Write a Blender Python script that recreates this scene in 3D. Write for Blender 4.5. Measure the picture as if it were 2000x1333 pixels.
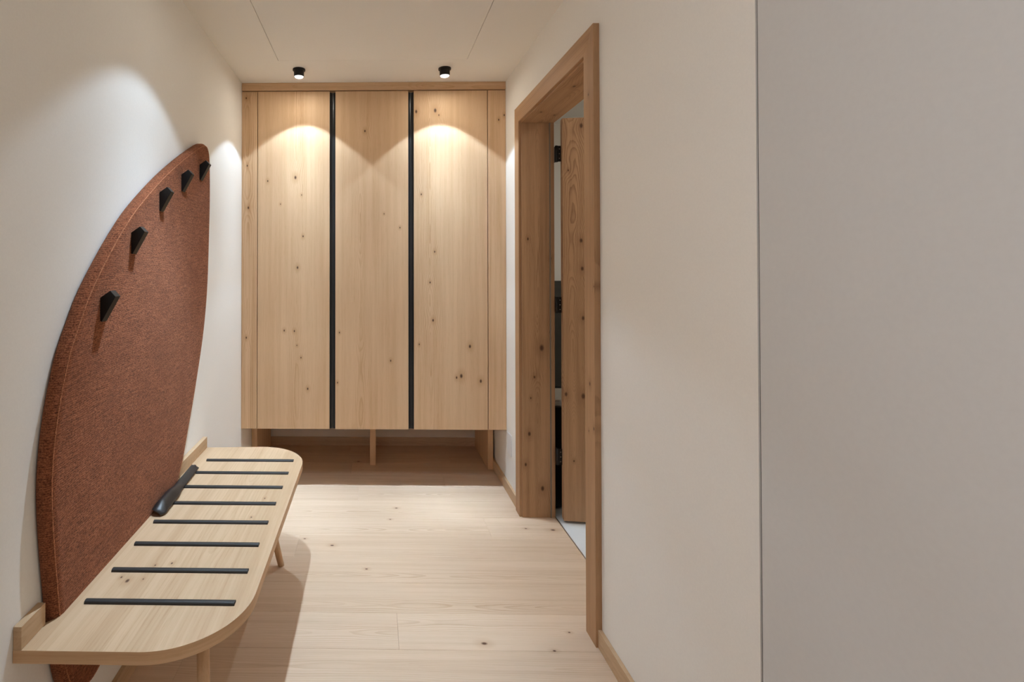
import bpy, bmesh, math, random
from mathutils import Vector, Matrix
random.seed(7)
C = bpy.context.scene
for o in list(bpy.data.objects):
    bpy.data.objects.remove(o)
COL = C.collection

# ---------------------------------------------------------------- camera
H_CAM = 1.28
F_PX, CX, CY = 1000.0, 712.0, 509.0          # focal length / principal point in a 2000x1333 frame
cam = bpy.data.cameras.new('camera')
cam.sensor_fit = 'HORIZONTAL'; cam.sensor_width = 36.0
cam.lens = 36.0 * F_PX / 2000.0
cam.shift_x = (1000.0 - CX) / 2000.0
cam.shift_y = (CY - 666.5) / 2000.0
cam.clip_start = 0.02
cam_o = bpy.data.objects.new('camera', cam); COL.objects.link(cam_o)
cam_o.location = (0, 0, H_CAM)
cam_o.rotation_euler = (math.radians(90) + 0.011, 0, 0.0176)
C.camera = cam_o

# ---------------------------------------------------------------- world, lamps, exposure
w = bpy.data.worlds.new('world'); C.world = w; w.use_nodes = True
w.node_tree.nodes['Background'].inputs[0].default_value = (0.85, 0.92, 1.0, 1)
w.node_tree.nodes['Background'].inputs[1].default_value = 0.05
C.view_settings.view_transform = 'Standard'
C.view_settings.look = 'None'
C.view_settings.gamma = 1.0
C.view_settings.use_curve_mapping = False
C.view_settings.exposure = 0.10
C.cycles.max_bounces = 12
C.cycles.diffuse_bounces = 8
C.cycles.sample_clamp_indirect = 20.0
C.cycles.caustics_reflective = False
C.cycles.caustics_refractive = False

LAMP_COL = (0.785, 1.0, 1.23)           # cool white, as the camera's warm balance records it
# beam profiles of the luminaires: (angle from nadir in degrees, candela)
PROF_WALL = [(0, 270), (6, 190), (12, 90), (18, 62), (25, 38), (33, 24.5), (41, 22), (48, 22), (90, 22)]
PROF_MAIN = [(0, 150), (6, 145), (12, 142), (18, 135), (25, 58), (33, 26), (41, 17.5), (48, 16), (90, 16)]
P_WALL, P_MAIN, P_HALL_FILL, P_BATH_FILL = 1.0, 1.0, 9.0, 9.0
P_BOUNCE = (1.15, 0.5)                    # added fill at the lenses in place of oak bounce (wardrobe pair, bench lamp)
HALL_FILL_COL = (1.0, 1.0, 1.03)
BOUNCE_COL = (0.88, 0.84, 0.74)
Z_CEIL = 2.35

def ies_text(name, prof):
    t = bpy.data.texts.new(name)
    t.write('IESNA:LM-63-2002\nTILT=NONE\n1 1000 1 %d 1 1 2 0 0 0\n1 1 1\n' % len(prof))
    t.write(' '.join('%g' % a for a, _ in prof) + '\n0\n' + ' '.join('%g' % (10 * c) for _, c in prof) + '\n')
    return t

def beam_lamp(name, loc, power, prof, half_angle, parent=None, blend=0.12):
    l = bpy.data.lights.new(name, 'SPOT')
    l.energy = power; l.color = LAMP_COL
    l.spot_size = 2 * math.radians(half_angle); l.spot_blend = blend
    l.shadow_soft_size = 0.012
    l.use_nodes = True
    nt = l.node_tree
    em = nt.nodes['Emission']
    n = nt.nodes.new('ShaderNodeTexIES'); n.mode = 'INTERNAL'
    n.ies = ies_text(name + '_profile', prof)
    n.inputs['Strength'].default_value = 1.0
    nt.links.new(n.outputs['Fac'], em.inputs['Strength'])
    o = bpy.data.objects.new(name, l); COL.objects.link(o); o.location = loc
    if parent is not None:
        o.parent = parent
    return o

SPOTS = [(-0.405, 2.765), (0.385, 2.765), (-0.385, 1.675)]

# ---------------------------------------------------------------- helpers
def lin(c):
    return tuple((v / 12.92 if v <= 0.04045 else ((v + 0.055) / 1.055) ** 2.4) for v in [x / 255.0 for x in c])

def prop(o, label=None, cat=None, group=None, kind=None):
    if label: o['label'] = label
    if cat: o['category'] = cat
    if group: o['group'] = group
    if kind: o['kind'] = kind
    return o

def link_mesh(name, bm, m, parent=None, smooth=False):
    bmesh.ops.recalc_face_normals(bm, faces=bm.faces[:])
    me = bpy.data.meshes.new(name); bm.to_mesh(me); bm.free()
    if smooth:
        for p in me.polygons: p.use_smooth = True
    if m is not None:
        for mm in (m if isinstance(m, (list, tuple)) else [m]): me.materials.append(mm)
    o = bpy.data.objects.new(name, me); COL.objects.link(o)
    if parent is not None:
        o.parent = parent
        o.matrix_parent_inverse = Matrix.Translation(-parent.location) if parent.type == 'EMPTY' else parent.matrix_world.inverted()
    return o

def empty(name, loc=(0, 0, 0)):
    o = bpy.data.objects.new(name, None); COL.objects.link(o); o.location = loc
    o.empty_display_size = 0.05
    return o

def box(bm, x0, x1, y0, y1, z0, z1, bev=0.0):
    vs = [bm.verts.new(p) for p in ((x0, y0, z0), (x1, y0, z0), (x1, y1, z0), (x0, y1, z0),
                                    (x0, y0, z1), (x1, y0, z1), (x1, y1, z1), (x0, y1, z1))]
    fs = [bm.faces.new([vs[i] for i in f]) for f in ((0, 3, 2, 1), (4, 5, 6, 7), (0, 1, 5, 4), (1, 2, 6, 5), (2, 3, 7, 6), (3, 0, 4, 7))]
    if bev > 0:
        es = list({e for f in fs for e in f.edges})
        bmesh.ops.bevel(bm, geom=es, offset=bev, segments=2, profile=0.6, affect='EDGES')
    return vs

def bx(name, m, dims, parent=None, bev=0.0):
    bm = bmesh.new(); box(bm, *dims, bev=bev)
    return link_mesh(name, bm, m, parent)

def prism(bm, pts, axis, a0, a1, bev=0.0):
    """pts: 2D outline; extruded along axis x, y or z from a0 to a1."""
    def p3(p, a):
        return {'x': (a, p[0], p[1]), 'y': (p[0], a, p[1]), 'z': (p[0], p[1], a)}[axis]
    lo = [bm.verts.new(p3(p, a0)) for p in pts]; hi = [bm.verts.new(p3(p, a1)) for p in pts]
    fs = [bm.faces.new(lo), bm.faces.new(hi[::-1])]
    n = len(pts)
    for i in range(n):
        fs.append(bm.faces.new((lo[i], lo[(i + 1) % n], hi[(i + 1) % n], hi[i])))
    if bev > 0:
        es = list({e for f in fs[:2] for e in f.edges})
        if n < 9: es = list({e for f in fs for e in f.edges})
        bmesh.ops.bevel(bm, geom=es, offset=bev, segments=2, profile=0.6, affect='EDGES')

def lathe(bm, prof, cx, cy, n=40):
    rings = []
    for r, z in prof:
        if r < 1e-6:
            rings.append([bm.verts.new((cx, cy, z))])
        else:
            rings.append([bm.verts.new((cx + r * math.cos(2 * math.pi * k / n), cy + r * math.sin(2 * math.pi * k / n), z)) for k in range(n)])
    for a, b in zip(rings, rings[1:]):
        for k in range(n):
            k2 = (k + 1) % n
            if len(a) == 1: bm.faces.new((a[0], b[k], b[k2]))
            elif len(b) == 1: bm.faces.new((a[k], b[0], a[k2]))
            else: bm.faces.new((a[k], b[k], b[k2], a[k2]))

def rod(bm, p0, p1, r0, r1, n=24):
    p0, p1 = Vector(p0), Vector(p1)
    d = (p1 - p0).normalized()
    s = d.orthogonal().normalized(); t = d.cross(s)
    A = [bm.verts.new(p0 + r0 * (math.cos(2 * math.pi * k / n) * s + math.sin(2 * math.pi * k / n) * t)) for k in range(n)]
    B = [bm.verts.new(p1 + r1 * (math.cos(2 * math.pi * k / n) * s + math.sin(2 * math.pi * k / n) * t)) for k in range(n)]
    for k in range(n):
        f = bm.faces.new((A[k], A[(k + 1) % n], B[(k + 1) % n], B[k])); f.smooth = True
    bm.faces.new(A[::-1]); bm.faces.new(B)

# ---------------------------------------------------------------- materials
class NT:
    def __init__(self, name):
        self.m = bpy.data.materials.new(name); self.m.use_nodes = True
        self.t = self.m.node_tree; self.n = self.t.nodes; self.l = self.t.links
        self.b = self.n['Principled BSDF']
    def node(self, typ, **kw):
        n = self.n.new(typ)
        for k, v in kw.items(): setattr(n, k, v)
        return n
    def put(self, sock, v):
        if isinstance(v, bpy.types.NodeSocket): self.l.new(v, sock)
        elif v is not None: sock.default_value = v
    def math(self, op, a, b=None, c=None, clamp=False):
        n = self.node('ShaderNodeMath', operation=op, use_clamp=clamp)
        self.put(n.inputs[0], a)
        if b is not None: self.put(n.inputs[1], b)
        if c is not None: self.put(n.inputs[2], c)
        return n.outputs[0]
    def vmath(self, op, a, b=None, out=0):
        n = self.node('ShaderNodeVectorMath', operation=op)
        self.put(n.inputs[0], a)
        if b is not None: self.put(n.inputs[1], b)
        return n.outputs[out]
    def comb(self, x, y, z):
        n = self.node('ShaderNodeCombineXYZ')
        for i, v in enumerate((x, y, z)): self.put(n.inputs[i], v)
        return n.outputs[0]
    def noise(self, vec, scale=1.0, detail=2.0, rough=0.5, dist=0.0):
        n = self.node('ShaderNodeTexNoise')
        self.put(n.inputs['Vector'], vec); n.inputs['Scale'].default_value = scale
        n.inputs['Detail'].default_value = detail; n.inputs['Roughness'].default_value = rough
        n.inputs['Distortion'].default_value = dist
        return n.outputs['Fac']
    def smooth(self, v, lo, hi, a=0.0, b=1.0):
        n = self.node('ShaderNodeMapRange', interpolation_type='SMOOTHSTEP')
        self.put(n.inputs['Value'], v)
        n.inputs['From Min'].default_value = lo; n.inputs['From Max'].default_value = hi
        n.inputs['To Min'].default_value = a; n.inputs['To Max'].default_value = b
        return n.outputs['Result']
    def mix(self, f, a, b, blend='MIX'):
        n = self.node('ShaderNodeMix', data_type='RGBA', blend_type=blend)
        self.put(n.inputs['Factor'], f)
        self.put(n.inputs['A'] if False else n.inputs[6], a if isinstance(a, bpy.types.NodeSocket) else (*a, 1))
        self.put(n.inputs[7], b if isinstance(b, bpy.types.NodeSocket) else (*b, 1))
        return n.outputs[2]
    def bump(self, h, strength, dist=0.001):
        n = self.node('ShaderNodeBump'); n.inputs['Strength'].default_value = strength
        n.inputs['Distance'].default_value = dist; self.put(n.inputs['Height'], h)
        self.l.new(n.outputs[0], self.b.inputs['Normal'])

def plain(name, col, rough=0.5, metal=0.0, spec=0.5, noise=0.0, bump=0.0, scale=60.0):
    k = NT(name); b = k.b
    b.inputs['Roughness'].default_value = rough; b.inputs['Metallic'].default_value = metal
    b.inputs['Specular IOR Level'].default_value = spec
    geo = k.node('ShaderNodeNewGeometry')
    n = k.noise(geo.outputs['Position'], scale, 4.0, 0.55)
    f = k.smooth(n, 0.3, 0.7)
    k.put(b.inputs['Base Color'], k.mix(f, tuple(c * (1 - noise) for c in col), tuple(min(1, c * (1 + noise)) for c in col)))
    if bump: k.bump(n, bump)
    return k.m

def wood(name, light, dark, order, knots=(), u0=0.0, period=0.0, hearts=0.07, freq=95.0, ring=0.5, streak=0.45,
         pore=0.35, tone=0.0, stave=0.0, seed=0.0, knot_col=(0.085, 0.040, 0.020), rough=0.55, wander=0.03, vary=1.0, fade=0.09):
    """Oak. order names the world axes that run across, along and through the grain."""
    k = NT(name); b = k.b
    geo = k.node('ShaderNodeNewGeometry'); sep = k.node('ShaderNodeSeparateXYZ')
    k.l.new(geo.outputs['Position'], sep.inputs[0])
    ax = {'x': sep.outputs[0], 'y': sep.outputs[1], 'z': sep.outputs[2]}
    ax['s'] = k.math('ADD', ax['x'], ax['y']); ax['0'] = k.math('MULTIPLY', ax['x'], 0.0)
    u, a, d = (ax[c] for c in order)
    P = k.comb(u, a, d)
    oi = k.node('ShaderNodeObjectInfo')
    rnd = k.math('MULTIPLY', oi.outputs['Random'], vary)
    ashift = k.math('MULTIPLY_ADD', rnd, 41.0, seed)
    aa = k.math('ADD', a, ashift)
    # knots: a warp that bends the rings round each of them, and a dark spot
    warp, spot, halo = None, None, None
    for (ku, ka, kr) in knots:
        q = k.vmath('SUBTRACT', P, (ku, ka, 0.0))
        q = k.vmath('MULTIPLY', q, (1.0, 0.62, 0.0))
        L = k.vmath('LENGTH', q, out=1)
        L = L if isinstance(L, bpy.types.NodeSocket) else L
        wv = k.smooth(L, 0.0, kr * 5.5, 1.0, 0.0)
        wv = k.math('MULTIPLY', wv, kr * 1.3)
        warp = wv if warp is None else k.math('ADD', warp, wv)
        sv = k.smooth(L, kr * 0.16, kr * 0.62, 1.0, 0.0)
        sv2 = k.smooth(L, kr * 0.4, kr * 2.2, 0.30, 0.0)
        halo = sv2 if halo is None else k.math('MAXIMUM', halo, sv2)
        spot = sv if spot is None else k.math('MAXIMUM', spot, sv)
    # growth rings
    if period > 0:
        um = k.math('FLOORED_MODULO', k.math('SUBTRACT', u, u0), period)
        U = k.math('SUBTRACT', um, period * 0.5)
        off = k.math('MULTIPLY', k.math('SUBTRACT', oi.outputs['Random'], 0.5), period * 0.7)
        U = k.math('ADD', U, off)
    else:
        U = k.math('SUBTRACT', u, u0)
    n_w = k.noise(k.comb(k.math('MULTIPLY', aa, 0.9), seed + 3.1, k.math('MULTIPLY', u, 0.6)), 1.0, 3.0, 0.5)
    U = k.math('ADD', U, k.math('MULTIPLY', k.math('SUBTRACT', n_w, 0.5), wander * 2))
    n_d = k.noise(k.comb(k.math('MULTIPLY', aa, 1.15), seed + 9.7, k.math('MULTIPLY', u, 1.2)), 1.0, 2.0, 0.5)
    D = k.math('MULTIPLY', k.math('SUBTRACT', n_d, 0.42), hearts * 4)
    R = k.math('SQRT', k.math('ADD', k.math('MULTIPLY', U, U), k.math('MULTIPLY', D, D)))
    n_f = k.noise(k.comb(k.math('MULTIPLY', u, 26.0), k.math('MULTIPLY', aa, 5.0), k.math('MULTIPLY', d, 26.0)), 1.0, 3.0, 0.6)
    R = k.math('ADD', R, k.math('MULTIPLY', k.math('SUBTRACT', n_f, 0.5), 0.010))
    if warp is not None: R = k.math('ADD', R, warp)
    ph = k.math('MULTIPLY', R, freq)
    ph = k.math('ADD', ph, k.math('MULTIPLY', n_d, 3.0))
    fr = k.math('FRACT', ph)
    band = k.math('MULTIPLY', k.smooth(fr, 0.35, 0.93), k.smooth(fr, 0.93, 1.0, 1.0, 0.0))
    n_m = k.noise(k.comb(k.math('MULTIPLY', u, 9.0), k.math('MULTIPLY', aa, 0.9), 2.0 + seed), 1.0, 2.0)
    band = k.math('MULTIPLY', band, k.smooth(n_m, 0.34, 0.70, 0.12, 1.0))
    band = k.math('MULTIPLY', band, k.smooth(k.math('ABSOLUTE', U), fade * 0.5, fade * 1.6, 1.0, 0.18))
    # streaks and pores
    n_s = k.noise(k.comb(k.math('MULTIPLY', u, 42.0), k.math('MULTIPLY', aa, 1.1), k.math('MULTIPLY', d, 42.0)), 1.0, 4.0, 0.6)
    n_p = k.noise(k.comb(k.math('MULTIPLY', u, 420.0), k.math('MULTIPLY', aa, 14.0), k.math('MULTIPLY', d, 420.0)), 1.0, 2.0, 0.6)
    pr = k.smooth(n_p, 0.52, 0.72)
    f = k.math('MULTIPLY', band, ring)
    f = k.math('ADD', f, k.math('MULTIPLY', k.smooth(n_s, 0.3, 0.75), streak))
    f = k.math('ADD', f, k.math('MULTIPLY', pr, k.math('MULTIPLY_ADD', band, pore * 0.7, pore * 0.45)))
    n_b = k.noise(k.comb(k.math('MULTIPLY', u, 3.0), k.math('MULTIPLY', aa, 0.5), 7.0 + seed), 1.0, 2.0)
    f = k.math('ADD', f, k.math('MULTIPLY', k.math('SUBTRACT', n_b, 0.5), 0.35))
    if tone: f = k.math('ADD', f, k.math('MULTIPLY', k.math('SUBTRACT', oi.outputs['Random'], 0.5), tone))
    if stave:
        wn = k.node('ShaderNodeTexWhiteNoise', noise_dimensions='1D')
        k.put(wn.inputs['W'], k.math('FLOOR', k.math('DIVIDE', k.math('ADD', u, 0.013), stave)))
        f = k.math('ADD', f, k.math('MULTIPLY', k.math('SUBTRACT', wn.outputs['Value'], 0.5), 0.34))
    f = k.math('MAXIMUM', k.math('MINIMUM', f, 1.0), 0.0)
    col = k.mix(f, light, dark)
    if spot is not None:
        col = k.mix(halo, col, tuple(c * q for c, q in zip(dark, (0.80, 0.66, 0.52))))
        col = k.mix(spot, col, knot_col)
    k.put(b.inputs['Base Color'], col)
    b.inputs['Roughness'].default_value = rough
    b.inputs['Specular IOR Level'].default_value = 0.3
    k.bump(k.math('MULTIPLY', pr, -1.0), 0.12, 0.0006)
    return k.m

OAK_L, OAK_D = (0.70, 0.485, 0.300), (0.45, 0.252, 0.118)          # wardrobe veneer
FLR_L, FLR_D = (0.645, 0.492, 0.358), (0.425, 0.280, 0.166)
SEA_L, SEA_D = (0.58, 0.415, 0.262), (0.40, 0.255, 0.138)          # oiled pale floor
DOR_L, DOR_D = (0.47, 0.285, 0.155), (0.23, 0.120, 0.060)          # knotty darker oak of the door set

K1 = [(-0.455, 1.796, 0.0149), (-0.617, 1.776, 0.0089), (-0.419, 1.694, 0.0059), (-0.542, 1.641, 0.0059), (-0.41, 1.453, 0.0089), (-0.442, 1.271, 0.0119), (-0.519, 0.905, 0.0089), (-0.46, 0.902, 0.0089), (-0.445, 0.819, 0.0059), (-0.421, 0.748, 0.0074), (-0.382, 0.568, 0.0104)]
K2 = [(-0.05, 2.066, 0.0104), (0.153, 1.503, 0.0074), (0.061, 1.583, 0.0059), (0.099, 0.732, 0.0089), (-0.198, 0.894, 0.0074), (-0.209, 0.604, 0.0074)]
K3 = [(0.358, 2.184, 0.0178), (0.379, 2.157, 0.0074), (0.248, 2.178, 0.0149), (0.277, 1.696, 0.0084), (0.354, 1.363, 0.0089), (0.327, 1.185, 0.0089), (0.344, 0.966, 0.0119), (0.264, 0.827, 0.0074), (0.556, 0.816, 0.0149), (0.506, 0.645, 0.0178), (0.479, 0.636, 0.0109), (0.618, 0.616, 0.0149)]
KFL = [(-0.73, 1.62, 0.0119), (-0.737, 1.866, 0.0089), (-0.744, 2.262, 0.0089), (-0.74, 0.863, 0.0089)]
KFR = [(0.725, 2.128, 0.0089), (0.757, 2.155, 0.0089)]
KJ = [(0.858, 0.862, 0.0237), (0.79, 1.419, 0.0105), (0.821, 0.713, 0.0105), (0.802, 0.606, 0.0079), (0.794, 0.424, 0.0158), (0.775, 0.268, 0.0132), (0.86, 0.147, 0.0184), (0.904, 1.319, 0.0105)]
KD = [(1.033, 1.407, 0.0154), (1.038, 1.267, 0.0154), (1.041, 1.021, 0.0154), (0.959, 0.641, 0.0154), (1.04, 0.634, 0.0205), (1.036, 1.981, 0.0179), (0.974, 1.759, 0.0077), (0.995, 0.311, 0.0077)]
KC = [(1.783, 1.875, 0.0071), (1.782, 0.874, 0.0107), (1.792, 0.709, 0.0053), (1.751, 0.729, 0.0089), (1.746, 1.211, 0.0053)]
KFLR = [(2.723, 0.12, 0.0109), (2.602, 0.084, 0.0078), (2.176, -0.03, 0.0087), (1.756, 0.375, 0.0143), (1.814, 0.683, 0.0064), (1.727, 0.601, 0.008), (2.356, -0.19, 0.012), (2.411, -0.323, 0.0086), (2.511, 0.869, 0.016), (2.523, 0.742, 0.009), (3.364, -0.099, 0.0135)]
KS = [(-0.641, 1.331, 0.0110), (-0.664, 1.346, 0.006), (-0.603, 1.339, 0.004), (-0.556, 1.411, 0.0062), (-0.598, 1.401, 0.005), (-0.399, 1.673, 0.006), (-0.384, 1.809, 0.006)]

M_DOOR1 = wood('oak_wardrobe_door_a', OAK_L, OAK_D, 'xzy', K1, u0=-0.445, hearts=0.026, ring=0.45, seed=1.3, vary=0.0, wander=0.012, freq=110, fade=0.05, streak=0.30)
M_DOOR2 = wood('oak_wardrobe_door_b', OAK_L, OAK_D, 'xzy', K2, u0=-0.075, hearts=0.04, ring=0.52, seed=5.1, vary=0.0, wander=0.016, freq=125, fade=0.07, streak=0.30)
M_DOOR3 = wood('oak_wardrobe_door_c', OAK_L, OAK_D, 'xzy', K3, u0=0.33, hearts=0.04, ring=0.50, seed=8.6, vary=0.0, wander=0.016, freq=110, fade=0.08, streak=0.30)
M_FILL = wood('oak_wardrobe_filler', OAK_L, OAK_D, 'xzy', KFL + KFR, u0=-0.735, hearts=0.03, ring=0.4, seed=2.2, streak=0.5)
M_OAKX = wood('oak_across', OAK_L, OAK_D, 'zxy', u0=2.33, seed=4.0, ring=0.3)
M_OAKY = wood('oak_lengthwise', OAK_L, OAK_D, 'xyz', u0=0.0, seed=6.0, ring=0.3)
M_BASEY = wood('oak_skirting_lengthwise', SEA_L, SEA_D, 'zyx', u0=0.0, seed=6.0, ring=0.3)
M_BASEX = wood('oak_skirting_across', FLR_L, FLR_D, 'zxy', u0=0.0, seed=6.6, ring=0.3)
M_CARC = wood('oak_carcass', OAK_L, OAK_D, 'yzx', u0=3.4, seed=3.0, ring=0.3)
M_FLOOR = wood('oak_floor', FLR_L, FLR_D, 'yxz', KFLR, u0=1.904, period=0.18, hearts=0.026, ring=0.40, tone=0.30, freq=120, wander=0.018, streak=0.32, pore=0.25, fade=0.05)
M_SEAT = wood('oak_bench_seat', SEA_L, SEA_D, 'xyz', KS, u0=-0.47, hearts=0.05, ring=0.22, seed=3.7, stave=0.047, vary=0.0, streak=0.42, wander=0.02, fade=0.12)
M_RIM = wood('oak_bench_rim', OAK_L, OAK_D, 'zs0', u0=0.3, seed=5.2, ring=0.25, streak=0.6)
M_LEG = wood('oak_bench_leg', OAK_L, OAK_D, 'xzy', u0=-0.5, seed=2.9, ring=0.2)
M_JAMBZ = wood('knotty_oak_jamb', DOR_L, DOR_D, 'xzy', KJ, u0=0.84, hearts=0.032, ring=0.55, freq=150, seed=1.9, vary=0.0, wander=0.02)
M_JAMBH = wood('knotty_oak_head', DOR_L, DOR_D, 'xyz', [(0.80, 2.45, 0.012), (0.88, 2.5, 0.012), (0.82, 2.1, 0.014)], u0=0.84, hearts=0.03, ring=0.5, freq=120, seed=4.4)
M_CASZ = wood('knotty_oak_casing', DOR_L, DOR_D, 'yzx', KC, u0=1.70, hearts=0.04, ring=0.35, seed=7.3, streak=0.4)
M_CASY = wood('knotty_oak_casing_head', DOR_L, DOR_D, 'zyx', u0=2.0, hearts=0.04, ring=0.35, seed=8.3, streak=0.4)
M_LEAF = wood('knotty_oak_door_leaf', DOR_L, DOR_D, 'xzy', KD, u0=1.0, hearts=0.04, ring=0.55, freq=165, seed=6.4, vary=0.0, wander=0.03)

M_WALL = plain('white_plaster', (0.84, 0.825, 0.785), 0.9, spec=0.2, noise=0.012, bump=0.03, scale=220)
M_CEIL = plain('white_ceiling_plaster', (0.84, 0.82, 0.775), 0.9, spec=0.2, noise=0.01, bump=0.02, scale=220)
M_GREYDOOR = plain('pale_grey_lacquer', (0.635, 0.635, 0.63), 0.6, spec=0.2, noise=0.01, scale=90)
M_BLACK = plain('black_powder_coat', (0.006, 0.006, 0.0065), 0.45, spec=0.35, noise=0.1, bump=0.02, scale=400)
M_BAR = plain('black_strip', (0.017, 0.015, 0.013), 0.55, spec=0.5, noise=0.1, scale=300)
M_HANDLE = plain('black_anodised_metal', (0.016, 0.017, 0.018), 0.30, metal=0.0, spec=0.6, noise=0.05, scale=300)
M_LEATHER = plain('black_horn', (0.014, 0.013, 0.013), 0.42, spec=0.6, noise=0.2, bump=0.05, scale=180)
M_STEEL = plain('brushed_steel', (0.55, 0.54, 0.52), 0.35, metal=1.0, noise=0.05, scale=200)
M_TILEF = plain('pale_grey_floor_tile', (0.66, 0.68, 0.68), 0.5, spec=0.4, noise=0.03, scale=14)
M_TILEW = plain('dark_grey_wall_tile', (0.06, 0.058, 0.052), 0.45, spec=0.4, noise=0.08, scale=12)
M_CERAM = plain('white_ceramic', (0.82, 0.82, 0.80), 0.15, spec=0.6, noise=0.0)
M_PLATE = plain('white_plastic', (0.80, 0.80, 0.79), 0.45, spec=0.4, noise=0.0)
M_TOWEL = plain('white_terry', (0.8, 0.8, 0.78), 0.95, spec=0.1, noise=0.05, bump=0.3, scale=500)
M_SEAL = plain('grey_rubber_seal', (0.22, 0.18, 0.14), 0.7)
M_GAP = plain('dark_gap', (0.03, 0.025, 0.02), 0.9)

def lens_material():
    k = NT('lit_lens')
    k.b.inputs['Base Color'].default_value = (0.9, 0.9, 0.9, 1)
    k.b.inputs['Emission Color'].default_value = (1, 0.99, 0.97, 1)
    k.b.inputs['Emission Strength'].default_value = 1.6
    return k.m
M_LENS = lens_material()

def fabric_material():
    k = NT('rust_woven_fabric'); b = k.b
    geo = k.node('ShaderNodeNewGeometry'); sep = k.node('ShaderNodeSeparateXYZ')
    k.l.new(geo.outputs['Position'], sep.inputs[0])
    x, y, z = sep.outputs
    # nearly level weft threads of uneven thickness, a touch of drift, crossed by short warp floats
    drift = k.noise(k.comb(k.math('MULTIPLY', y, 7.0), k.math('MULTIPLY', z, 7.0), x), 1.0, 3.0)
    zz = k.math('ADD', z, k.math('MULTIPLY', drift, 0.022))
    zz = k.math('MULTIPLY_ADD', y, -0.05, zz)
    row = k.math('SINE', k.math('MULTIPLY', zz, 2 * math.pi / 0.0056))
    row = k.math('MULTIPLY_ADD', row, 0.5, 0.5)
    fl = k.noise(k.comb(k.math('MULTIPLY', y, 120.0), k.math('MULTIPLY', zz, 300.0), k.math('MULTIPLY', x, 260.0)), 1.0, 4.0, 0.72)
    fine = k.noise(geo.outputs['Position'], 330.0, 3.0, 0.7)
    slub = k.noise(k.comb(k.math('MULTIPLY', y, 16.0), k.math('MULTIPLY', zz, 150.0), k.math('MULTIPLY', x, 60.0)), 1.0, 3.0, 0.6)
    h = k.math('ADD', k.math('MULTIPLY', row, 0.10), k.math('ADD', k.math('MULTIPLY', fl, 0.95), k.math('ADD', k.math('MULTIPLY', fine, 0.60), k.math('MULTIPLY', slub, 0.35))))
    f = k.smooth(h, 0.70, 1.28)
    col = k.mix(f, (0.070, 0.021, 0.011), (0.43, 0.155, 0.074))
    sp = k.smooth(fine, 0.58, 0.76)
    sp = k.math('MULTIPLY', sp, k.smooth(fl, 0.46, 0.64))
    col = k.mix(k.math('MULTIPLY', sp, 0.75), col, (0.60, 0.36, 0.21))
    big = k.noise(geo.outputs['Position'], 9.0, 2.0)
    col = k.mix(k.smooth(big, 0.35, 0.7, 0.0, 0.25), col, (0.15, 0.045, 0.020))
    k.put(b.inputs['Base Color'], col)
    b.inputs['Roughness'].default_value = 0.95
    b.inputs['Specular IOR Level'].default_value = 0.1
    b.inputs['Sheen Weight'].default_value = 0.12
    b.inputs['Sheen Roughness'].default_value = 0.4
    b.inputs['Sheen Tint'].default_value = (1.0, 0.78, 0.60, 1)
    k.bump(h, 0.9, 0.0022)
    return k.m
M_FABRIC = fabric_material()
M_SEAM_HIGHLIGHT = plain('rust_seam_highlight', (0.40, 0.165, 0.085), 0.9, spec=0.1, noise=0.5, bump=0.6, scale=320)  # paler than the fabric, paints the rim highlight onto the seam

# ---------------------------------------------------------------- the setting
XL, XR = -0.770, 0.766          # corridor wall faces
XB = 0.925                      # bathroom side of the right wall
YB = 3.675                      # wall behind the wardrobe
YH = -3.2                       # end of the hall behind the camera
DY0, DY1, DZ = 1.815, 2.645, 2.028      # masonry opening of the framed door
GY0, GY1, GZ = 0.22, 1.036, 2.12        # opening of the flush grey door

prop(bx('wall_left', M_WALL, (XL - 0.14, XL, YH, YB + 0.12, 0, Z_CEIL)), 'long white plaster wall on the left behind bench and rust panel', 'wall', kind='structure')
prop(bx('wall_back', M_WALL, (XL, XR, YB, YB + 0.12, 0, Z_CEIL)), 'white wall strip seen low down behind the open wardrobe base', 'wall', kind='structure')
bm = bmesh.new()
box(bm, XR, XB, YH, GY0, 0, Z_CEIL)
box(bm, XR, XB, GY0, GY1, GZ, Z_CEIL)
box(bm, XR, XB, GY1, DY0, 0, Z_CEIL)
box(bm, XR, XB, DY0, DY1, DZ, Z_CEIL)
box(bm, XR, XB, DY1, YB + 0.12, 0, Z_CEIL)
prop(link_mesh('wall_right', bm, M_WALL), 'beige-white plaster wall on the right around the oak door frame', 'wall', kind='structure')
prop(bx('wall_behind', M_WALL, (XL - 0.14, XB, YH - 0.12, YH, 0, Z_CEIL)), 'white end wall of the hall behind the viewer', 'wall', kind='structure')

# ceiling with a flush access panel set in a thin joint
PX0, PX1, PY0, PY1 = -0.497, 0.485, 1.25, 2.648
J = 0.0022
bm = bmesh.new()
zt = Z_CEIL + 0.1
for d in ((XL - 0.14, PX0, YH - 0.12, YB + 0.12), (PX1, XB, YH - 0.12, YB + 0.12), (PX0, PX1, YH - 0.12, PY0), (PX0, PX1, PY1, YB + 0.12)):
    box(bm, *d, Z_CEIL, zt)
ceil = prop(link_mesh('ceiling', bm, M_CEIL), 'white plaster ceiling over the corridor', 'ceiling', kind='structure')
bx('access_panel', M_CEIL, (PX0 + J, PX1 - J, PY0 + J, PY1 - J * 0.4, Z_CEIL + 0.0003, zt - 0.02), ceil)

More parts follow.
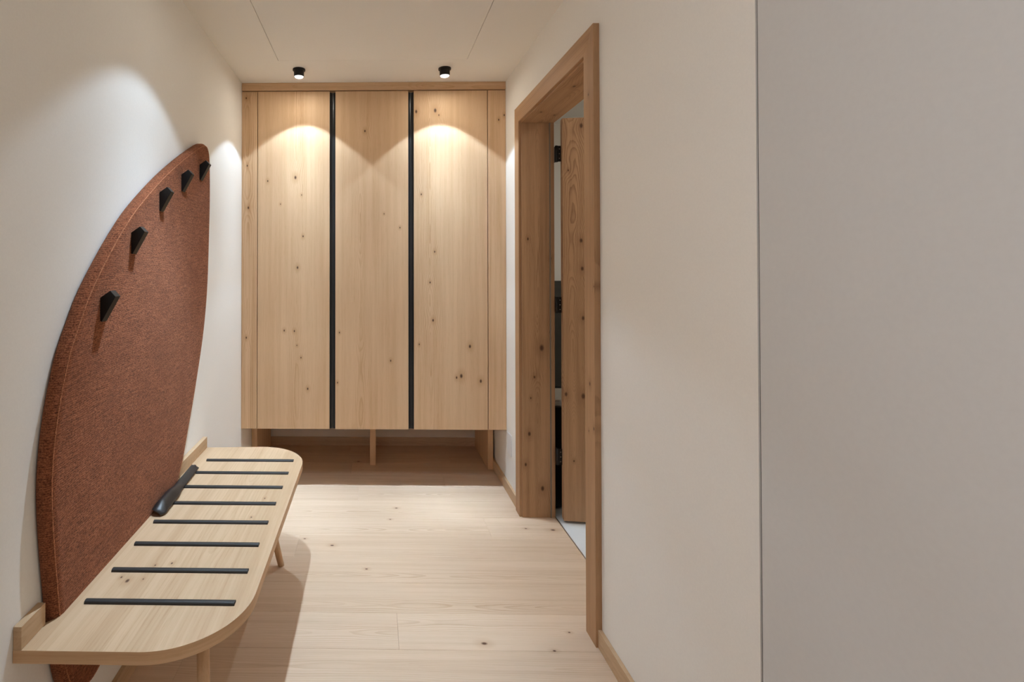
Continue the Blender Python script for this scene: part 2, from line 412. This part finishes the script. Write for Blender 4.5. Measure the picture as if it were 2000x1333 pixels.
# floor: base slab and planks running across the corridor
fl = prop(bx('floor', M_GAP, (XL, XB, YH, YB, -0.06, -0.014)), 'pale oak plank floor of the corridor', 'floor', kind='structure')
JOINTS = {0: [0.085], -1: [-0.62], 1: [-0.7], 2: [], 3: [-0.35], 4: [0.557], 5: [-0.55], 6: [-0.086], 7: [0.42], 8: [-0.14], 9: [0.5], -2: [0.48], -3: [-0.2]}
W = 0.18
k0 = int(math.floor((YH - 1.724) / W))
def plank(x0, x1, y0, y1):
    g, c, zb = 0.00025, 0.0006, -0.014
    bm = bmesh.new()
    o = [(x0 + g, y0 + g), (x1 - g, y0 + g), (x1 - g, y1 - g), (x0 + g, y1 - g)]
    i = [(x0 + g + c, y0 + g + c), (x1 - g - c, y0 + g + c), (x1 - g - c, y1 - g - c), (x0 + g + c, y1 - g - c)]
    A = [bm.verts.new((*p, zb)) for p in o]; B = [bm.verts.new((*p, -c)) for p in o]; D = [bm.verts.new((*p, 0.0)) for p in i]
    bm.faces.new(D); bm.faces.new(A[::-1])
    for q in range(4):
        r = (q + 1) % 4
        bm.faces.new((A[q], A[r], B[r], B[q])); bm.faces.new((B[q], B[r], D[r], D[q]))
    link_mesh('plank', bm, M_FLOOR, fl)
for kk in range(k0, 12):
    y0 = 1.724 + kk * W; y1 = y0 + W
    y0 = max(y0, YH); y1 = min(y1, YB)
    if y1 - y0 < 0.01: continue
    js = JOINTS.get(kk, [random.uniform(-0.6, 0.8)])
    xs = [XL] + sorted(js) + [XB]
    for a, b_ in zip(xs, xs[1:]): plank(a, b_, y0, y1)

prop(bx('baseboard_left', M_BASEY, (XL, XL + 0.014, YH, YB, 0, 0.058), bev=0.0015), 'low oak baseboard along the left wall under the bench', 'baseboard', kind='structure')
prop(bx('baseboard_right', M_BASEY, (XR - 0.014, XR, 2.712, YB - 0.014, 0, 0.058), bev=0.0015), 'short oak baseboard between the door frame and the wardrobe', 'baseboard', kind='structure')
prop(bx('baseboard_right', M_BASEY, (XR - 0.014, XR, GY1 + 0.002, 1.744, 0, 0.060), bev=0.0015), 'oak baseboard on the right wall in front of the door frame', 'baseboard', kind='structure')
prop(bx('baseboard_back', M_BASEX, (XL + 0.014, XR, YB - 0.014, YB, 0, 0.058), bev=0.0015), 'oak baseboard at the back under the wardrobe', 'baseboard', kind='structure')

# flush grey door in the right wall, nearest the viewer
GAPB = (XR + 0.0035, XR + 0.02, GY1 - 0.0057, GY1 - 0.0002, 0.006, GZ)
d2 = prop(bx('door_2', M_GREYDOOR, (XR + 0.0005, XR + 0.045, GY0 + 0.003, GY1 - 0.0055, 0.006, GZ - 0.003)), 'plain grey flush door at the right edge of the view', 'door', kind='structure')
bx('seal', M_GAP, GAPB, d2)  # dark strip and backing paint the shade inside the door gap
bx('dark_backing', M_GAP, (XR + 0.045, XR + 0.07, GY0, GY1, 0.006, GZ), d2)

# oak door frame: casings mitred on the wall, jamb lining in the opening
t1 = prop(empty('trim_1', (0.8, 2.23, 0)), 'knotty oak door frame on the right wall', 'door frame', kind='structure')
CI0, CI1, CO0, CO1, CZI, CZO = 1.823, 2.640, 1.743, 2.712, 2.024, 2.106
xc0, xc1 = 0.745, XR
for nm, pts, mt in (('casing', [(CO0, 0), (CI0, 0), (CI0, CZI), (CO0, CZO)], M_CASZ),
                    ('casing', [(CI1, 0), (CO1, 0), (CO1, CZO), (CI1, CZI)], M_CASZ),
                    ('casing', [(CO0, CZO), (CI0, CZI), (CI1, CZI), (CO1, CZO)], M_CASY)):
    bm = bmesh.new(); prism(bm, pts, 'x', xc0, xc1, bev=0.0012)
    link_mesh(nm, bm, mt, t1)
JF, JN, JH = 2.634, 1.829, 2.015
for nm, dd, mt in (('jamb', (0.758, XB, JF, DY1, 0, JH), M_JAMBZ), ('jamb', (0.758, XB, DY0, JN, 0, JH), M_JAMBZ), ('jamb_head', (0.758, XB, DY0, DY1, JH, DZ), M_JAMBH)):
    bx(nm, mt, dd, t1, bev=0.0012)
bx('seal', M_SEAL, (0.899, 0.906, JF - 0.003, JF, 0.0, JH), t1)
bx('seal', M_SEAL, (0.899, 0.906, JN, JN + 0.003, 0.0, JH), t1)
prop(bx('trim_2', M_STEEL, (XB, XB + 0.004, DY0, DY1, -0.014, 0.0012)), 'thin metal threshold strip between oak planks and pale tile', 'threshold', kind='structure')

# bathroom beyond the door
BX1, BY0, BY1 = 2.45, 1.1, 3.85
prop(bx('floor_bathroom', M_TILEF, (XB + 0.004, BX1, BY0, BY1, -0.06, 0.0)), 'pale grey tile floor glimpsed beyond the door frame', 'floor', kind='structure')
bm = bmesh.new()
box(bm, XB + 0.0, BX1, BY1, BY1 + 0.1, 0, Z_CEIL); box(bm, BX1, BX1 + 0.1, BY0, BY1 + 0.1, 0, Z_CEIL); box(bm, XB, BX1, BY0 - 0.1, BY0, 0, Z_CEIL)
prop(link_mesh('wall_bathroom', bm, M_WALL), 'pale plaster bathroom wall above the dark tiles, seen past the open door', 'wall', kind='structure')
prop(bx('ceiling_bathroom', M_CEIL, (XB, BX1 + 0.1, BY0 - 0.1, BY1 + 0.1, Z_CEIL, Z_CEIL + 0.1)), 'white bathroom ceiling above the open door', 'ceiling', kind='structure')
prop(bx('trim_3', M_TILEW, (XB, BX1, BY1 - 0.012, BY1, 0.0, 1.17)), 'dark grey tiled lower wall in the gap beside the open door', 'wall tile', kind='structure')
bl = bpy.data.lights.new('bathroom_fill_lamp', 'AREA'); bl.shape = 'DISK'; bl.size = 0.3; bl.energy = P_BATH_FILL; bl.color = (1.0, 0.93, 0.84)
# added body for the unseen bathroom fill light
lt = prop(empty('bathroom_fill_lamp', (1.75, 2.2, Z_CEIL)), 'added flat round fill lamp on the bathroom ceiling, out of view', 'lamp')
bm = bmesh.new(); lathe(bm, [(0, Z_CEIL), (0.17, Z_CEIL), (0.17, Z_CEIL - 0.03), (0.155, Z_CEIL - 0.035), (0, Z_CEIL - 0.035)], 1.75, 2.2)
link_mesh('fill_lamp_body', bm, M_PLATE, lt)
blo = bpy.data.objects.new('bathroom_fill_light', bl); COL.objects.link(blo); blo.location = (1.75, 2.2, Z_CEIL - 0.04)

# door leaf standing open into the bathroom
HX, HY, ANG = 0.946, 2.577, math.radians(-7.0)
leaf = prop(empty('door_1', (HX, HY, 0)), 'knotty oak door leaf standing open behind the frame', 'door', kind='structure')
def rot(p):
    x, y = p[0] - HX, p[1] - HY
    return (HX + x * math.cos(ANG) - y * math.sin(ANG), HY + x * math.sin(ANG) + y * math.cos(ANG), p[2])
def leaf_mesh(name, m, dims, bev=0.0, smooth=False):
    bm = bmesh.new(); box(bm, *dims, bev=bev)
    for v in bm.verts: v.co = rot(v.co)
    return link_mesh(name, bm, m, leaf)
leaf_mesh('leaf', M_LEAF, (HX, HX + 0.80, HY, HY + 0.040, 0.012, 2.022), bev=0.0012)
for zc in (1.850, 1.084, 0.318):
    bm = bmesh.new()
    rod(bm, (0.9285, 2.612, zc - 0.0415), (0.9285, 2.612, zc + 0.0415), 0.0075, 0.0075, 16)
    box(bm, 0.9255, 0.929, 2.612, 2.6345, zc - 0.040, zc + 0.040)
    box(bm, 0.929, 0.9495, 2.606, 2.6085, zc - 0.040, zc + 0.040)
    hg = link_mesh('hinge', bm, M_BLACK, leaf)
    bm = bmesh.new()
    for dz in (-0.024, 0.0, 0.024):
        rod(bm, (0.942, 2.6058, zc + dz), (0.942, 2.6045, zc + dz), 0.0028, 0.0022, 10)
    link_mesh('screw', bm, M_STEEL, hg)
for sy, nm in ((-1, 'handle'), (1, 'handle')):
    yb = HY if sy < 0 else HY + 0.040
    bm = bmesh.new()
    rod(bm, (HX + 0.735, yb, 1.02), (HX + 0.735, yb + sy * 0.008, 1.02), 0.025, 0.025, 28)
    rod(bm, (HX + 0.735, yb + sy * 0.008, 1.02), (HX + 0.735, yb + sy * 0.05, 1.02), 0.009, 0.009, 16)
    rod(bm, (HX + 0.745, yb + sy * 0.05, 1.02), (HX + 0.615, yb + sy * 0.05, 1.02), 0.009, 0.008, 16)
    for v in bm.verts: v.co = rot(v.co)
    link_mesh(nm, bm, M_BLACK, leaf)

# low black cabinet with a folded towel, glimpsed in the gap behind the leaf
cb = prop(empty('cabinet', (1.2, 2.95, 0)), 'low black bathroom cabinet glimpsed in the gap beside the open door leaf', 'cabinet')
bx('body', M_BLACK, (0.935, 1.42, 2.725, 3.2, 0.012, 0.535), cb, bev=0.002)
bx('door', M_BLACK, (1.4205, 1.438, 2.73, 3.195, 0.02, 0.53), cb, bev=0.001)
tw = None
bm = bmesh.new()
for i, zz_ in enumerate((0.5355, 0.5475, 0.5595)):
    q_ = 0.003 * (i % 2)
    box(bm, 0.945 + q_, 1.10 - q_, 2.745 + q_, 3.0, zz_, zz_ + 0.0115, bev=0.004)
tw = prop(link_mesh('towel', bm, M_TOWEL), 'folded white towel on the black cabinet in the door gap', 'towel')

# ---------------------------------------------------------------- wardrobe
YF = 2.970
wd = prop(empty('wardrobe', (0, 3.3, 0)), 'tall built-in oak wardrobe filling the end of the corridor', 'wardrobe')
bx('carcass', M_CARC, (XL + 0.003, XR - 0.003, YF + 0.024, YB - 0.001, 0.338, 2.303), wd)
bx('cornice', M_OAKX, (XL + 0.001, XR - 0.001, YF - 0.004, YF + 0.06, 2.3045, Z_CEIL - 0.0005), wd, bev=0.001)
zd0, zd1 = 0.3355, 2.2995
bx('filler_panel', M_FILL, (XL + 0.001, -0.6785, YF, YF + 0.022, zd0, zd1), wd, bev=0.0008)
bx('filler_panel', M_FILL, (0.6625, XR - 0.001, YF, YF + 0.022, zd0, zd1), wd, bev=0.0008)
bx('door', M_DOOR1, (-0.6745, -0.2555, YF, YF + 0.022, zd0, zd1), wd, bev=0.0008)
bx('door', M_DOOR2, (-0.2215, 0.2015, YF, YF + 0.022, zd0, zd1), wd, bev=0.0008)
bx('door', M_DOOR3, (0.2335, 0.6585, YF, YF + 0.022, zd0, zd1), wd, bev=0.0008)
for x0, x1 in ((-0.2553, -0.2217), (0.2017, 0.2333)):
    xm = (x0 + x1) / 2; hw = (x1 - x0) / 2
    pts = [(x0, YF + 0.022), (x0, YF + 0.0035)]
    for i in range(13):                       # shallow hollow grip profile
        t = -1 + 2 * i / 12
        pts.append((xm + hw * 0.86 * t, YF + 0.0035 + 0.010 * (1 - t * t)))
    pts += [(x1, YF + 0.0035), (x1, YF + 0.022)]
    bm = bmesh.new(); prism(bm, pts, 'z', zd0 + 0.002, zd1 - 0.006)
    prop(link_mesh('handle_strip', bm, M_HANDLE, wd), 'black vertical grip strip')
bx('support_panel', M_CARC, (XL + 0.002, -0.733, 3.225, YB - 0.015, 0.0, 0.3375), wd, bev=0.001)
bx('support_panel', M_CARC, (-0.023, 0.014, 3.305, YB - 0.015, 0.0, 0.3375), wd, bev=0.001)
bx('support_panel', M_CARC, (0.719, XR - 0.0145, 3.245, YB - 0.015, 0.0, 0.3375), wd, bev=0.001)

# ---------------------------------------------------------------- bench
bn = prop(empty('bench', (-0.53, 1.7, 0)), 'light oak wall bench with rounded corners and black strips', 'bench')
ZS, TH = 0.460, 0.028
X0b, X1b, Y0b, Y1b, RB = XL + 0.001, -0.295, 1.087, 2.322, 0.205
pts = [(X0b, Y0b)]
for i in range(0, 25):
    t = -math.pi / 2 + (math.pi / 2) * i / 24
    pts.append((X1b - RB + RB * math.cos(t), Y0b + RB + RB * math.sin(t)))
for i in range(0, 25):
    t = (math.pi / 2) * i / 24
    pts.append((X1b - RB + RB * math.cos(t), Y1b - RB + RB * math.sin(t)))
pts.append((X0b, Y1b - 0.012))
N0, N1, XN = 1.178, 1.955, -0.7315
pts += [(X0b, N1 + 0.02), (X0b + 0.012, N1 + 0.018), (XN - 0.010, N1 + 0.004), (XN, N1 - 0.012), (XN, N0 + 0.03), (XN - 0.007, N0 + 0.008), (XN - 0.022, N0 - 0.006), (X0b, N0 - 0.008)]
bm = bmesh.new(); prism(bm, pts, 'z', ZS - TH, ZS, bev=0.0012)
so = link_mesh('seat', bm, [M_SEAT, M_RIM], bn)
for p in so.data.polygons:
    if abs(p.normal.z) < 0.5: p.material_index = 1
M_EDGE = wood('oak_bench_upstand', SEA_L, SEA_D, 'zyx', u0=0.48, seed=3.9, ring=0.25)
bx('upstand', M_EDGE, (X0b, -0.751, Y0b + 0.0005, N0 - 0.010, ZS, 0.509), bn, bev=0.001)
bx('upstand', M_EDGE, (X0b, -0.751, N1 + 0.022, Y1b - 0.014, ZS, 0.509), bn, bev=0.001)
bar_me = None
for i in range(8):
    yc = 1.2455 + i * 0.1297
    if bar_me is None:
        ps = []
        for j in range(9):
            t = math.pi * j / 8
            ps.append((0.0085 * math.cos(t), 0.0075 * math.sin(t) ** 0.7 if 0 < j < 8 else 0.0))
        bm = bmesh.new(); prism(bm, ps, 'x', -0.702, -0.336)
        bo = link_mesh('seat_strip', bm, M_BAR, bn); bar_me = bo.data
    else:
        bo = bpy.data.objects.new('seat_strip', bar_me); COL.objects.link(bo); bo.parent = bn
        bo.matrix_parent_inverse = Matrix.Translation(-bn.location)
    bo.location = (0, yc, ZS)
    prop(bo, 'black half-round strip')
for yt, yb in ((2.05, 2.196), (1.359, 1.213)):
    bm = bmesh.new(); rod(bm, (-0.455, yt, ZS - TH - 0.0005), (-0.395, yb, 0.0), 0.0175, 0.0130, 28)
    link_mesh('leg', bm, M_LEG, bn)

# ---------------------------------------------------------------- upholstered coat panel
def catmull(P, n):
    out = []
    m = len(P)
    for i in range(m):
        p0, p1, p2, p3 = (Vector(P[(i + q) % m]) for q in (-1, 0, 1, 2))
        for j in range(n):
            t = j / n
            out.append(0.5 * ((2 * p1) + (-p0 + p2) * t + (2 * p0 - 5 * p1 + 4 * p2 - p3) * t * t + (-p0 + 3 * p1 - 3 * p2 + p3) * t ** 3))
    return out
S = 0.765 / 0.735
def nb(y, z): return (y * S, H_CAM + (z - H_CAM) * S)
OUT = [nb(1.174, .323), nb(1.147, .44), nb(1.128, .57), nb(1.112, .70), nb(1.107, .801), nb(1.117, .898), nb(1.140, .993), nb(1.172, 1.079), nb(1.211, 1.146), nb(1.256, 1.214),
       nb(1.325, 1.292), nb(1.415, 1.380), nb(1.518, 1.464), nb(1.695, 1.579), nb(1.87, 1.676), (2.085, 1.761), (2.185, 1.806), (2.240, 1.813), (2.272, 1.785), (2.284, 1.73),
       (2.288, 1.60), (2.280, 1.44), (2.257, 1.189), (2.207, .992), (2.126, .811), (2.038, .646), (1.94, .490), (1.80, .385), (1.60, .285), (1.42, .215), (1.33, .195), (1.265, .225)]
cp = prop(empty('coat_panel', (XL, 1.7, 0.2)), 'tall rust-brown upholstered leaf-shaped wall panel with black hooks', 'coat rack')
ring0 = catmull([Vector((y, z)) for y, z in OUT], 8)
n = len(ring0)
area = sum(ring0[i].x * ring0[(i + 1) % n].y - ring0[(i + 1) % n].x * ring0[i].y for i in range(n))
sgn = 1 if area > 0 else -1
nor = []
for i in range(n):
    t = (ring0[(i + 2) % n] - ring0[i - 2]).normalized()
    nor.append(Vector((-t.y, t.x)) * sgn)          # inward
XF, XBK, RF = -0.732, XL + 0.004, 0.024
bm = bmesh.new()
def ring_at(x, inset): return [bm.verts.new((x, ring0[i].x + nor[i].x * inset, ring0[i].y + nor[i].y * inset)) for i in range(n)]
rs = [ring_at(XBK, 0.002), ring_at(XBK + 0.003, 0.0), ring_at(XF - RF * 0.75, 0.0)]
for j in range(1, 9):
    t = (math.pi / 2) * j / 8
    rs.append(ring_at(XF - RF * 0.75 * (1 - math.sin(t)), RF * (1 - math.cos(t))))
rs.append(ring_at(XF, RF + 0.004))
for A, B in zip(rs, rs[1:]):
    for i in range(n): bm.faces.new((A[i], A[(i + 1) % n], B[(i + 1) % n], B[i])).smooth = True
bm.faces.new(rs[-1]); bm.faces.new(rs[0][::-1])
link_mesh('padded_board', bm, M_FABRIC, cp)
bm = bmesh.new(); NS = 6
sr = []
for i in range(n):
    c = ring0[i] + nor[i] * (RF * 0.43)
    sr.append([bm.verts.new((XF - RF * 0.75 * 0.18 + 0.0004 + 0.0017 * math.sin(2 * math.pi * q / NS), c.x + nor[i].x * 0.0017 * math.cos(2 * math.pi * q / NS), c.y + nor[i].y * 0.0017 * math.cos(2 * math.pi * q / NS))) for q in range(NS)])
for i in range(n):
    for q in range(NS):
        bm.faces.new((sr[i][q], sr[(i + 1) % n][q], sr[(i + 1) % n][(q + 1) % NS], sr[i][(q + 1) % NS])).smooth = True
prop(link_mesh('seam', bm, M_SEAM_HIGHLIGHT, cp), 'raised seam along the rounded edge, its paler tone a painted rim highlight')
hook_me = None
for i, (y, z) in enumerate(((1.360, 1.130), (1.533, 1.316), (1.735, 1.467), (1.934, 1.564), (2.138, 1.642))):
    if hook_me is None:
        bm = bmesh.new()
        prism(bm, [(-0.002, 0.004), (0.0035, 0.0), (0.041, 0.068), (0.0265, 0.084), (-0.002, 0.064)], 'y', 0.0, 0.028, bev=0.0012)
        ho = link_mesh('coat_hook', bm, M_BLACK, cp); hook_me = ho.data
    else:
        ho = bpy.data.objects.new('coat_hook', hook_me); COL.objects.link(ho); ho.parent = cp
        ho.matrix_parent_inverse = Matrix.Translation(-cp.location)
    ho.location = (XF, y, z)
    prop(ho, 'black faceted hook')

# ---------------------------------------------------------------- shoehorn on the bench
bm = bmesh.new()
NL, NWD = 34, 12
L0, L1 = 1.668, 2.052                   # scoop tip, handle end
top, bot = [], []
for i in range(NL + 1):
    t = i / NL
    y = L0 + (L1 - L0) * t
    s = t * (L1 - L0)
    if s < 0.02: hw = 0.0235 * math.sqrt(max(0.0, 1 - ((0.02 - s) / 0.02) ** 2)) * 0.55 + 0.0235 * 0.45
    elif s < 0.13: hw = 0.0235
    elif s < 0.20: hw = 0.0235 - 0.0085 * (0.5 - 0.5 * math.cos(math.pi * (s - 0.13) / 0.07))
    else: hw = 0.015
    arch = 0.019 * (1.0 if s < 0.12 else max(0.0, 1 - (s - 0.12) / 0.09)) + 0.0025
    if s < 0.045: arch = 0.0025 + (arch - 0.0025) * (0.5 - 0.5 * math.cos(math.pi * s / 0.045)) ** 0.6
    base = 0.010 - 0.006 * min(1, s / 0.2)
    xc = -0.7055 - 0.010 * t
    rt, rb_ = [], []
    for j in range(NWD + 1):
        q = -1 + 2 * j / NWD
        zq = ZS + 0.0163 + arch * (1 - q * q) - 0.006 * q + (0.0 if s > 0.03 else -0.002)
        rt.append(bm.verts.new((xc + hw * q, y, zq)))
        rb_.append(bm.verts.new((xc + hw * q * 0.93, y, zq - 0.0028)))
    top.append(rt); bot.append(rb_)
for i in range(NL):
    for j in range(NWD):
        bm.faces.new((top[i][j], top[i][j + 1], top[i + 1][j + 1], top[i + 1][j])).smooth = True
        bm.faces.new((bot[i][j], bot[i + 1][j], bot[i + 1][j + 1], bot[i][j + 1])).smooth = True
    bm.faces.new((top[i][0], top[i + 1][0], bot[i + 1][0], bot[i][0])); bm.faces.new((top[i][-1], bot[i][-1], bot[i + 1][-1], top[i + 1][-1]))
for e in (0, NL):
    for j in range(NWD): bm.faces.new((top[e][j], bot[e][j], bot[e][j + 1], top[e][j + 1]))
sh = prop(empty('shoehorn', (-0.71, 1.86, ZS)), 'long black shoehorn lying on the bench against the rust panel', 'shoehorn')
link_mesh('blade', bm, M_LEATHER, sh)
bm = bmesh.new()
N, n2 = 22, 8
rr = []
for i in range(N):
    t = 2 * math.pi * i / N
    rr.append([bm.verts.new((-0.7195 + (0.0085 + 0.0026 * math.cos(2 * math.pi * q / n2)) * math.cos(t) * 0.8, L1 - 0.004 + (0.0085 + 0.0026 * math.cos(2 * math.pi * q / n2)) * math.sin(t), ZS + 0.0175 + 0.0026 * math.sin(2 * math.pi * q / n2))) for q in range(n2)])
for i in range(N):
    for q in range(n2):
        bm.faces.new((rr[i][q], rr[(i + 1) % N][q], rr[(i + 1) % N][(q + 1) % n2], rr[i][(q + 1) % n2])).smooth = True
link_mesh('hanging_loop', bm, M_LEATHER, sh)

# ---------------------------------------------------------------- cover plate on the right wall
pl = prop(bx('cover_plate', M_PLATE, (XR - 0.0045, XR, 2.862, 2.956, 0.220, 0.338), bev=0.0025), 'white square cover plate low on the wall beside the wardrobe', 'wall plate')

# ---------------------------------------------------------------- ceiling spotlights
LBL = ['black ceiling spotlight on the left, before the left wardrobe door', 'black ceiling spotlight on the right, before the right wardrobe door', 'black ceiling spotlight above the bench, out of view']
for (sx, sy), lab, pw, pf in zip(SPOTS, LBL, (P_WALL, P_WALL, P_MAIN), (PROF_WALL, PROF_WALL, PROF_MAIN)):
    sp = prop(empty('ceiling_spotlight', (sx, sy, Z_CEIL)), lab, 'ceiling lamp', 'round black ceiling spotlights')
    bm = bmesh.new()
    lathe(bm, [(0, Z_CEIL), (0.034, Z_CEIL), (0.034, Z_CEIL - 0.007), (0.0335, Z_CEIL - 0.008), (0.0275, Z_CEIL - 0.0085)], sx, sy, 48)
    link_mesh('flange', bm, M_BLACK, sp)
    bm = bmesh.new()
    zb = Z_CEIL - 0.041
    lathe(bm, [(0.0275, Z_CEIL - 0.006), (0.0272, zb + 0.001), (0.0265, zb), (0.0255, zb), (0.025, zb + 0.003)], sx, sy, 48)
    link_mesh('housing', bm, M_BLACK, sp, smooth=False)
    bm = bmesh.new()
    lathe(bm, [(0.0252, zb + 0.002), (0.022, zb - 0.003), (0.014, zb - 0.0065), (0, zb - 0.008)], sx, sy, 48)
    link_mesh('lens', bm, M_LENS, sp, smooth=True)
    lo = beam_lamp('spot_beam', (0, 0, -0.052), pw, pf, 47.5 if pf is PROF_WALL else 46.5, sp, 0.13 if pf is PROF_WALL else 0.22)

    sl = bpy.data.lights.new('lens_fill', 'AREA'); sl.shape = 'DISK'; sl.size = 0.044  # added disk light below the lens, standing in for warm bounced light
    sl.color = BOUNCE_COL; sl.energy = P_BOUNCE[0] if pf is PROF_WALL else P_BOUNCE[1]
    slo = bpy.data.objects.new('lens_fill', sl); COL.objects.link(slo); slo.parent = sp; slo.location = (0, 0, -0.0505)

# added fill lamp, unseen, on the left wall just behind the camera
WLX, WLY, WLZ = XL, -0.15, 1.45
hl = prop(empty('wall_fill_lamp', (WLX, WLY, WLZ)), 'added flat round fill lamp on the left wall, unseen behind the viewer', 'lamp')
bm = bmesh.new()
rod(bm, (WLX, WLY, WLZ), (WLX + 0.045, WLY, WLZ), 0.17, 0.17, 48)
link_mesh('fill_lamp_body', bm, M_PLATE, hl)
ha = bpy.data.lights.new('hall_fill_light', 'AREA'); ha.shape = 'DISK'; ha.size = 0.32; ha.energy = P_HALL_FILL; ha.color = HALL_FILL_COL
hao = bpy.data.objects.new('hall_fill_light', ha); COL.objects.link(hao); hao.location = (WLX + 0.050, WLY, WLZ)
hao.rotation_euler = (0, -math.pi / 2, 0)
